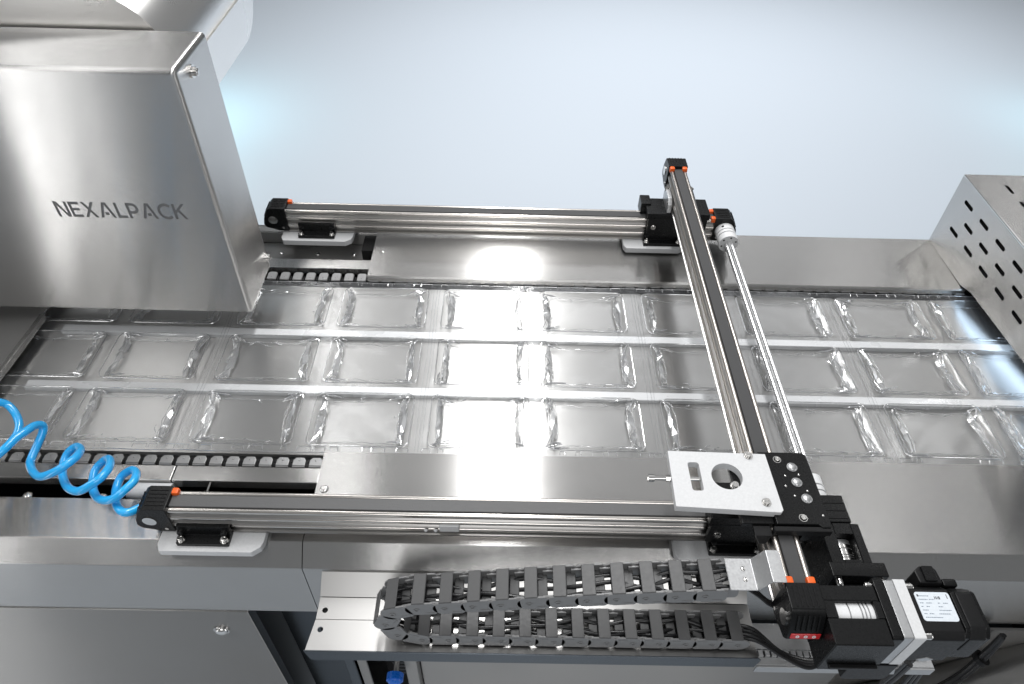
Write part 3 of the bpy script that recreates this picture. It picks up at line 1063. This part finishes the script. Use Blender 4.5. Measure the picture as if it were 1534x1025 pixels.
for x, y, r_ in ((420, 641, 3.8), (432, 540, 3.8)):
    mb = MB(); mb.ring((x, y, 193), (x, y, 193.3), r_ + 2.4, r_ + 1.4, 20); mb.socket((x, y, 191.5), (0, 0, 1), r_, 4); mb.build('bolt', 'steel_shiny', tc_)
for x, y in ((425, 612), (446, 614), (451, 586), (430, 577), (462, 545), (421, 594)):
    mb = MB(); mb.dome((x, y, 193), (0, 0, 1), 2, 1.4, 10, 3); mb.build('small_pin', 'steel_shiny', tc_)

tp = thing('tool_plate', (325, 600, 188), 'white aluminium tool plate with a slot and a round hole on the tool carriage', 'tool plate')
mb = MB()
mb.prism([(250, 551), (400, 544), (404, 548), (401, 646), (252, 649)], 'z', 187, 200, 1.0, 2)
plate = mb.build('plate', 'alu', tp)
cut = MB()
rrp = rr(287, 603, 8.5, 25, 4, 3)
cut.prism(rrp, 'z', 180, 210)
pts = [(334 + 23 * math.cos(2 * PI * i / 40), 604 + 23 * math.sin(2 * PI * i / 40)) for i in range(40)]
cut.prism(pts, 'z', 180, 210)
boolean_cut(plate, cut.build('cutter', 'hole', tp, smooth=0))
mb = MB()
mb.cyl((252, 603, 193), (244, 603, 193), 5.5, 6)
mb.cyl((300, 603, 193), (226, 603, 193), 3.4, 16)
mb.cyl((226, 603, 193), (217, 603, 193), 6.2, 20, bev=0.8)
mb.ring((217.2, 603, 193), (216, 603, 193), 5.2, 3.0, 6)
mb.build('clamp_screw', 'steel_shiny', tp)
for x, y in ((374, 642), (382, 560)):
    mb = MB(); mb.ring((x, y, 199.8), (x, y, 200.5), 7, 5.4, 20); mb.socket((x, y, 199), (0, 0, 1), 4.6, 6); mb.build('bolt', 'steel_shiny', tp)
mb = MB(); mb.socket((347, 596, 186), (0, 0, 1), 5, 6); mb.build('bolt', 'steel_shiny', tc_)

# drive shaft joining the two rails
ds = thing('drive_shaft', (524, 1010, 66), 'polished drive shaft with white couplings running beside the cross beam', 'drive shaft')
SX, SZ = 524, 66
flute = []
for i in range(48):
    a = 2 * PI * i / 48
    q = 9.0 + 0.9 * math.cos(12 * a)
    flute.append((SX + q * math.cos(a), SZ + q * math.sin(a)))
MB().prism(flute, 'y', 672, 1362).build('shaft', 'alu_bright', ds, smooth=50)
for a, b, r_ in ((1352, 1404, 23), (640, 692, 19.5)):
    cpl = MB().cyl((SX, a + 1, SZ), (SX, b - 1, SZ), r_ - 3, 32).build('coupling', 'alu_soft', ds)
    L = b - a
    for f0, f1 in ((0.0, 0.36), (0.42, 0.58), (0.64, 1.0)):
        MB().ring((SX, a + L * f0, SZ), (SX, a + L * f1, SZ), r_, 8.2, 36).build('ring', 'white', cpl)
    for k in range(6):
        th = k * PI / 3 + 0.4
        mb = MB()
        mb.cyl((SX + (r_ - 6) * math.cos(th), a - 0.4, SZ + (r_ - 6) * math.sin(th)), (SX + (r_ - 6) * math.cos(th), a + 2, SZ + (r_ - 6) * math.sin(th)), 2.2, 12)
        mb.build('screw_hole', 'hole', cpl)
    mb = MB(); mb.cyl((SX - r_ * .45, b - L * .2, SZ + r_ * .9), (SX - r_ * .43, b - L * .2, SZ + r_ * .86), 3.2, 14); mb.build('screw_hole', 'hole', cpl)

# motor of the front rail, pointing to the viewer
lm = thing('servo_motor', (532, 480, 60), 'lower black motor with a windowed coupling housing, pointing at the viewer', 'motor', 'black servo motors of the gantry')
def frame_box(x0, x1, y0, y1, z0, z1, wx0, wx1, wy0, wy1, name, t):
    """housing with a window through its top"""
    mb = MB()
    mb.box(x0, wx0, y0, y1, z0, z1, 1.2, 1)
    mb.box(wx1, x1, y0, y1, z0, z1, 1.2, 1)
    mb.box(wx0 + .1, wx1 - .1, wy1, y1, z0, z1 - .1, 0)
    mb.box(wx0 + .1, wx1 - .1, y0, wy0, z0, z1 - .1, 0)
    mb.box(wx0 + .1, wx1 - .1, wy0 + .1, wy1 - .1, z0 + 1, z0 + 12, 0)
    return mb.build(name, 'black', t)
MB().box(500, 552, 590, 640, 28, 101, 2, 2).build('gear_block', 'black', lm)
for k in range(3):
    MB().box(503, 549, 596 + 14 * k, 598 + 14 * k, 100.8, 102.2, .5, 1).build('ridge', 'plastic', lm)
frame_box(499, 561, 520, 588, 18, 101, 520, 547, 526, 570, 'coupling_housing', lm)
cp = MB().cyl((533.5, 527, 66), (533.5, 569, 66), 20, 32).build('coupling', 'alu_soft', lm)
for a, b in ((527.5, 537), (538.5, 541), (543, 552), (554, 560)):
    MB().ring((533.5, a, 66), (533.5, b, 66), 21.5, 10, 36).build('ring', 'steel_shiny', cp)
MB().box(492, 576, 497, 519.7, 14, 106, 2, 2).build('flange', 'black', lm)
for x, z in ((503, 104), (566, 104)):
    mb = MB(); mb.cyl((x, 496.5, z - 8), (x, 488, z - 8), 5, 16, bev=1); mb.dome((x, 488, z - 8), (0, -1, 0), 4.5, 3); mb.build('bolt', 'steel_shiny', lm)
MB().box(503, 566, 398, 496.8, 18, 84, 4, 2).build('motor_body', 'plastic', lm)
MB().prism([(498, 14), (504, 6), (560, 6), (566, 14), (566, 60), (498, 60)], 'y', 386, 397.8, 2, 2).build('rear_cover', 'plastic', lm)

# motor of the cross beam, pointing right
um = thing('servo_motor', (540, 420, 100), 'upper black motor with white type label and silver flange, pointing right', 'motor', 'black servo motors of the gantry')
mb = MB()
def xbox(x0, x1, y0, y1, z0, z1, ch, name, mat, bev=1.5):
    return MB().prism([(y0 + ch, z0), (y1 - ch, z0), (y1, z0 + ch), (y1, z1 - ch), (y1 - ch, z1), (y0 + ch, z1), (y0, z1 - ch), (y0, z0 + ch)], 'x', x0, x1, bev, 2).build(name, mat, um)
HB = MB()
HB.box(430, 506, 425, 447, 96, 178, 1.5, 1)
HB.box(430, 506, 366, 402, 96, 178, 1.5, 1)
HB.box(430, 445, 402.1, 424.9, 96, 177.8)
HB.box(497, 506, 402.1, 424.9, 96, 177.8)
HB.box(445.1, 496.9, 402.1, 424.9, 97, 110)
HB.build('coupling_housing', 'black', um)
cp = MB().cyl((446, 413, 148), (497, 413, 148), 23, 36).build('coupling', 'alu_soft', um)
for a, b in ((446, 463), (465, 479), (481, 484), (486, 489), (491, 497)):
    MB().ring((a, 413, 148), (b, 413, 148), 25.5, 12, 40).build('ring', 'white', cp)
MB().box(440, 505, 360, 366, 112, 118, 1, 1).build('rib', 'plastic', um)
xbox(506, 521, 374, 458, 92, 180, 3, 'adapter_plate', 'black')
xbox(521, 534, 376, 456, 93, 178.5, 1.5, 'flange', 'alu_soft', 0.8)
xbox(534.3, 550, 375, 457, 92.5, 179.5, 1.5, 'flange', 'alu', 0.8)
xbox(550.3, 606, 378, 452, 94, 176, 8, 'motor_body', 'plastic', 2)
xbox(606.3, 640, 381, 449, 98, 178, 9, 'rear_cover', 'black', 2)
xbox(612, 634, 379.5, 450.5, 120, 180, 12, 'encoder_cap', 'plastic', 2)
for y, z in ((384, 172), (450, 172), (384, 100)):
    mb = MB(); mb.cyl((505.5, y, z), (498, y, z), 4.2, 16, bev=.8); mb.dome((498, y, z), (-1, 0, 0), 3.6, 2); mb.build('bolt', 'steel_shiny', um)
for y, z in ((383, 170), (449, 172)):
    mb = MB(); mb.cyl((550, y, z), (560, y, z), 5, 16, bev=.8); mb.dome((560, y, z), (1, 0, 0), 4.6, 4); mb.build('bolt', 'steel_shiny', um)
MB().prism([(572, 452), (604, 452), (602, 474), (594, 478), (580, 478), (570, 470)], 'z', 140, 178, 3, 2).build('plug', 'plastic', um)
MB().box(580, 596, 454, 476, 178, 182, 1, 1).build('plug_cap', 'black', um)
MB().box(606, 626, 450.5, 462, 140, 174, 3, 2).build('plug', 'black', um)
lab = MB().prism(rr(581, 420, 23.5, 20, 4, 4), 'z', 176.0, 176.5).build('type_label', 'label', um)
mb = MB()
rnd = random.Random(3)
def dash(x0, x1, y0, y1, m=mb):
    m.box(x0, x1, y0, y1, 176.5, 176.62)
y = 435
for row, runs in enumerate(([(561, 576)], [(561, 573), (575, 582)], [(561, 566), (569, 577), (585, 588), (592, 598)], [(561, 564), (568, 572), (584, 590)], [(561, 569), (583, 599)], [(561, 565), (568, 574), (581, 596)], [(561, 584)])):
    for a, b in runs:
        x = a
        while x < b:
            w_ = rnd.uniform(0.8, 2.4)
            dash(x, min(b, x + w_), y - 1.1, y)
            x += w_ + 0.5
    y -= 4.9
tag(mb.build('label_print', 'ink', lab), kind='stuff')
mb = MB()
for x0, x1 in ((583, 583.9), (585, 586), (587.2, 588), (588.8, 590.5)):
    mb.box(x0, x1, 430, 434, 176.5, 176.62)
mb.box(560.5, 562.5, 433.5, 436.5, 176.5, 176.63)
mb.box(600, 601, 431, 437, 176.5, 176.63)
tag(mb.build('label_mark', 'ink_dark', lab), kind='stuff')
# pale diamond on the lower front face
mb = MB()
mb.prism([(566, 107), (578, 113.5), (590, 107), (578, 100.5)], 'y', 377.2, 378, 0)
mb.build('diamond_badge', 'alu_soft', um)

# red badge on the end block of the cross beam
mb = MB()
e = [o for o in beam.children if o.name.startswith('end_block')][0]
bad = MB().hexa([(387, 389.9, 141), (427, 389.9, 141), (427, 391.8, 151), (387, 391.8, 151), (387, 388.0, 141.3), (427, 388.0, 141.3), (427, 390.0, 151.3), (387, 390.0, 151.3)], 0.8, 1).build('red_badge', 'red', e)
for k in range(3):
    x = 396 + 11 * k
    MB().ring((x, 389.2, 146.3), (x, 388.6, 146.4), 2.6, 1.2, 14).build('badge_mark', 'white', bad)

# ------------------------------------------------------------------ cable tray and cable chain
tray = thing('cable_tray', (60, 500, -60), 'bright folded steel tray on the machine front under the black cable chain', 'cable tray')
TX0, TX1 = -296, 411
MB().prism([(556.8, -29), (556.8, -31), (524, -53), (524, -51)], 'x', TX0, TX1).build('back_strip', 'steel_tray', tray)
sh = MB().box(TX0, TX1, 486, 523, -54, -51, .5, 1).build('middle_strip', 'steel_tray', tray)
cut = MB(); cut.cyl((-283.5, 501, -70), (-283.5, 501, -40), 4.6, 24)
boolean_cut(sh, cut.build('cutter', 'hole', tray, smooth=0))
sh = MB().prism([(TX0, 485.7), (TX1, 485.7), (TX1 - 3, 437), (TX0 - 7, 437)], 'z', -55, -52).build('floor_plate', 'steel_tray', tray)
cut = MB(); cut.cyl((-285.5, 470, -70), (-285.5, 470, -40), 4.6, 24)
boolean_cut(sh, cut.build('cutter', 'hole', tray, smooth=0))
MB().prism([(TX0 - 9, -50.5), (TX1 - 2, -50.5), (TX1 + 3, -56), (TX1 - 1, -84), (TX0 - 3, -84)], 'y', 434.5, 437, 0.7, 1).build('front_lip', 'steel_blue', tray)  # same sheet as the tray, shade of its upright face put into the colour
MB().box(TX0 + 2, TX1 - 3, 486, 556, -120, -56).build('tray_support', 'hole', tray)

chain = thing('cable_chain', (90, 465, -50), 'dark grey plastic cable chain of many links folded back over itself', 'cable chain')
# path of the link pins in the x-z plane
def path():
    P_ = []
    low = -27.5
    x = 372
    n = 0
    pts = []
    # lower run right to left, bend, upper run left to right
    pts += [(372 - i * 3.0, low) for i in range(int((372 + 118) / 3) + 1)]
    cx, cz, R_ = -118, 25, 54
    for i in range(1, 36):
        a = math.radians(-90 - i * 5.4)
        pts.append((cx + 52 * math.cos(a), cz + R_ * math.sin(a)))
    x0, z0 = pts[-1]
    for i in range(1, 160):
        t_ = i * 3.0
        pts.append((x0 + t_, z0 + 0.19 * t_ - 0.0001 * t_ * t_))
        if x0 + t_ > 345: break
    return pts
pp = path()
PITCH = 41.0
pins = [pp[0]]
acc = 0
for a, b in zip(pp, pp[1:]):
    L = math.hypot(b[0] - a[0], b[1] - a[1])
    while acc + L >= PITCH:
        f = (PITCH - acc) / L
        a = (a[0] + (b[0] - a[0]) * f, a[1] + (b[1] - a[1]) * f)
        pins.append(a)
        L = math.hypot(b[0] - a[0], b[1] - a[1])
        acc = 0
    acc += L
CY0, CY1 = 449, 491
def side_plate(y0, s_):
    """side plate of one link along +x from its pin at the origin"""
    mb = MB()
    p = []
    H = 17.0
    for i in range(9):
        a = math.radians(90 + 180 * i / 8)
        p.append((H * math.cos(a) * 0.95 - 3, H * math.sin(a)))
    p += [(24, -H), (29, -H + 6), (29, H - 6), (24, H)]
    mb.prism(p, 'y', y0 - 3 if s_ < 0 else y0, y0 if s_ < 0 else y0 + 3, 1.0, 2)
    yo = y0 - 3 if s_ < 0 else y0 + 3
    mb.prism([(20, -12), (42, -12), (45, -6), (45, 6), (42, 12), (20, 12)], 'y', y0 + 0.2 if s_ < 0 else y0 - 3.2, y0 + 3.2 if s_ < 0 else y0 - 0.2, 0.6, 1)
    mb.ring((-1, yo - 0.2 * s_, 0), (-1, yo + s_ * 0.9, 0), 4.6, 2.8, 14)
    mb.box(9, 23, min(yo, yo + s_ * 0.5), max(yo, yo + s_ * 0.5), -12.2, -9.8)
    bmesh.ops.translate(mb.bm, vec=(0, -470, 0), verts=mb.bm.verts)
    return mb
proto = None
for k in range(len(pins) - 1):
    a, b = pins[k], pins[k + 1]
    ang = math.atan2(b[1] - a[1], b[0] - a[0])
    if proto is None:
        l = side_plate(CY0, -1).build('link', 'link', None)
        l.parent = chain
        subs = [side_plate(CY1, 1).build('side_plate', 'link', None)]
        for z0, x0, x1 in ((-18.2, -6, 13), (15.4, -6, 13), (-1.0, 12, 26)):
            mb = MB()
            mb.box(x0, x1, CY0 - 472.6, CY1 - 467.4, z0, z0 + 2.8, 0.9, 1)
            subs.append(mb.build('crossbar', 'bar_shaded', None))
        for o in subs:
            o.parent = l
        proto = cur = l
    else:
        cur = proto.copy(); COL.objects.link(cur); cur.parent = chain
        for ch in subs:
            c = ch.copy(); COL.objects.link(c); c.parent = cur
    cur.location = (Vector((a[0], 470, a[1])) - Vector(chain['_w'])) * 0.001
    cur.rotation_euler = (0, -ang, 0)
# cables lying in the chain
bun = thing('cable_bundle', (90, 470, -40), 'bundle of black cables threaded through the plastic cable chain', 'cables')
rnd = random.Random(11)
full = pins + [(pins[-1][0] + 6, pins[-1][1] + 1)]
for k in range(3):
    pts = []
    y0 = 458 + 10 * k
    for i, (x, z) in enumerate(full):
        nx = full[min(i + 1, len(full) - 1)][0] - full[max(i - 1, 0)][0]
        nz = full[min(i + 1, len(full) - 1)][1] - full[max(i - 1, 0)][1]
        L = math.hypot(nx, nz)
        off = rnd.uniform(-4.5, 4.5)
        pts.append((x - nz / L * off, min(486, max(454, y0 + rnd.uniform(-6, 6))), z + nx / L * off))
    # smooth by subdividing with a Catmull-Rom pass
    sm = []
    V = [Vector(p) for p in pts]
    for i in range(len(V) - 1):
        p0, p1, p2_, p3 = V[max(i - 1, 0)], V[i], V[i + 1], V[min(i + 2, len(V) - 1)]
        for q in range(5):
            t_ = q / 5
            sm.append(0.5 * ((2 * p1) + (p2_ - p0) * t_ + (2 * p0 - 5 * p1 + 4 * p2_ - p3) * t_ ** 2 + (3 * p1 - p0 - 3 * p2_ + p3) * t_ ** 3))
    MB().tube(sm, 3.4, 8).build('cable', 'rubber', bun, smooth=80)

def spline(pts, n=8):
    V = [Vector(p) for p in pts]
    sm = []
    for i in range(len(V) - 1):
        p0, p1, p2_, p3 = V[max(i - 1, 0)], V[i], V[i + 1], V[min(i + 2, len(V) - 1)]
        for q in range(n):
            t_ = q / n
            sm.append(0.5 * ((2 * p1) + (p2_ - p0) * t_ + (2 * p0 - 5 * p1 + 4 * p2_ - p3) * t_ ** 2 + (3 * p1 - p0 - 3 * p2_ + p3) * t_ ** 3))
    sm.append(V[-1])
    return sm

# steel angle that ties the chain to the cross beam
zb = thing('angle_bracket', (350, 466, 169), 'folded steel angle bracket joining the cable chain to the cross beam', 'bracket')
MB().prism([(314, 164), (352, 164), (366, 189), (384, 189), (384, 191.5), (365, 191.5), (351, 166.5), (314, 166.5)], 'y', 443, 490, 0.8, 1).build('bracket_sheet', 'alu_soft', zb)
for y in (458, 474):
    mb = MB(); mb.dome((337, y, 166.5), (0, 0, 1), 3.6, 2); mb.build('rivet', 'steel_shiny', zb)

# slotted wiring duct under the motors
wd = thing('wiring_duct', (550, 465, -100), 'pale grey slotted wiring duct fixed below the two motors', 'wiring duct')
MB().box(416, 702, 462, 505, -84, -80, 1, 1).build('lid', 'alu_soft', wd)
MB().box(414, 702, 438, 461.5, -86, -83, .6, 1).build('duct_floor', 'alu_soft', wd)
MB().box(414, 702, 434.5, 437.5, -104, -83.2, .6, 1).build('front_wall', 'alu_soft', wd)
fin = None
for k in range(26):
    x = 420 + 10.6 * k
    if fin is None:
        fin = MB().box(x, x + 8, 450, 460, -83, -77.5, .5, 1).build('tooth', 'alu_soft', wd)
        gapo = MB().box(x + 8, x + 10.6, 450, 460, -82.9, -82.5).build('slot', 'hole', wd)
    else:
        copy_part(fin, wd, (10.6 * k, 0, 0))
        copy_part(gapo, wd, (10.6 * k, 0, 0))

# cables from the chain to the motors and loops below the machine
cb = thing('cable_set', (400, 460, 60), 'loose black cables leaving the cable chain towards the two motors', 'cables')
for k in range(3):
    MB().tube(spline([(336, 460 + 6 * k, 148 - 3 * k), (362, 452 + 6 * k, 132 - 3 * k), (384, 442 + 5 * k, 120 - 3 * k), (420, 436 + 3 * k, 112)]), 2.3, 10).build('cable', 'rubber', cb)
for k in range(4):
    MB().tube(spline([(368, 458 + 7 * k, -32 + 3 * (k % 2)), (400, 452 + 6 * k, -22), (440, 430 + 4 * k, -28 - 3 * k), (475, 415 + 4 * k, -30), (505, 425, -20)]), 3.2, 10).build('cable', 'rubber', cb)
cl = thing('cable_loop', (800, 500, -300), 'loop of bundled black cables hanging below the apron at far right', 'cables')
rnd = random.Random(5)
for k in range(5):
    d = Vector((rnd.uniform(-7, 7), rnd.uniform(-8, 8), rnd.uniform(-4, 4)))
    pts = [Vector(p) + d * (1 if i else 0.5) for i, p in enumerate([(905, 530, -176), (898, 520, -225), (868, 500, -290), (812, 480, -325), (752, 470, -318), (700, 460, -270), (672, 452, -200), (655, 440, -120), (640, 430, -40)])]
    MB().tube(spline(pts, 10), 4.2, 10).build('cable', 'rubber', cl)
MB().ring((893, 517, -238), (890, 516, -246), 15, 9, 20).build('cable_tie', 'plastic', cl)
for k in range(3):
    pts = [(690 + 7 * k, 450, -110), (702 + 9 * k, 452, -200), (712 + 12 * k, 455, -300), (745 + 10 * k, 450, -420)]
    MB().tube(spline(pts, 10), 4.2, 10).build('cable', 'rubber', cl)
# round steel pipe slanting down under the apron
pipe = MB().cyl((690, 470, -560), (1180, 500, -150), 78, 56).build('steel_pipe', 'steel_dark', None)
tag(pipe, 'wide round steel pipe slanting below the apron at the lower right', 'pipe')

kn = thing('round_knob', (-180, 452, -235), 'round blue plastic knob just under the cable tray', 'knob')
mb = MB(); mb.cyl((-183, 470, -238), (-183, 458, -238), 15, 28, bev=2); mb.dome((-183, 458, -238), (0, -1, 0), 13, 7, 28, 6); mb.build('knob_head', 'knob', kn)
MB().cyl((-183, 600, -238), (-183, 470, -238), 5, 14).build('stem', 'steel_dark', kn)

# ------------------------------------------------------------------ coiled blue air hose
HOSE = [(-909, 782, 113), (-900, 794, 106), (-889, 799, 99), (-880, 800, 90), (-866, 789, 82), (-852, 770, 76), (-848, 752, 72), (-850, 737, 71), (-851, 715, 75), (-850, 692, 84), (-847, 677, 93), (-835, 676, 103), (-825, 684, 109), (-817, 697, 112), (-812, 714, 111), (-806, 730, 108), (-803, 749, 100), (-799, 757, 89), (-800, 750, 79), (-806, 733, 67), (-807, 710, 62), (-801, 693, 63), (-779, 670, 73), (-755, 656, 85), (-728, 657, 98), (-712, 665, 105), (-705, 684, 101), (-712, 707, 89), (-730, 723, 77), (-746, 721, 66), (-752, 708, 58), (-743, 679, 57), (-715, 647, 69), (-685, 631, 83), (-662, 637, 94), (-648, 651, 98), (-651, 678, 89), (-667, 700, 76), (-685, 701, 62), (-694, 688, 54), (-686, 660, 53), (-665, 634, 63), (-643, 621, 73), (-622, 620, 82), (-608, 631, 89), (-601, 650, 87), (-609, 671, 77), (-626, 685, 66), (-644, 680, 55), (-648, 666, 50), (-642, 644, 52), (-627, 620, 61), (-610, 605, 66), (-599, 606, 64), (-591, 616, 59), (-587, 621, 55)]
ah = MB().tube(spline([Vector(p) for p in HOSE], 6), 6.9, 16).build('air_hose', 'blue', None, smooth=80)
tag(ah, 'glossy blue coiled air hose looping over the gripper chain at left', 'air hose')

vf = thing('hose_fitting', (-925, 720, 60), 'small cream plastic fitting with a steel nut at the left edge', 'fitting')
MB().box(-935, -866, 690, 714, 46, 70, 4, 2).build('fitting_body', 'cream', vf)
mb = MB(); mb.cyl((-925, 668, 36), (-862, 668, 36), 12, 20, bev=2); mb.build('nut', 'steel_shiny', vf)

for o in list(bpy.data.objects):
    if '_w' in o:
        del o['_w']
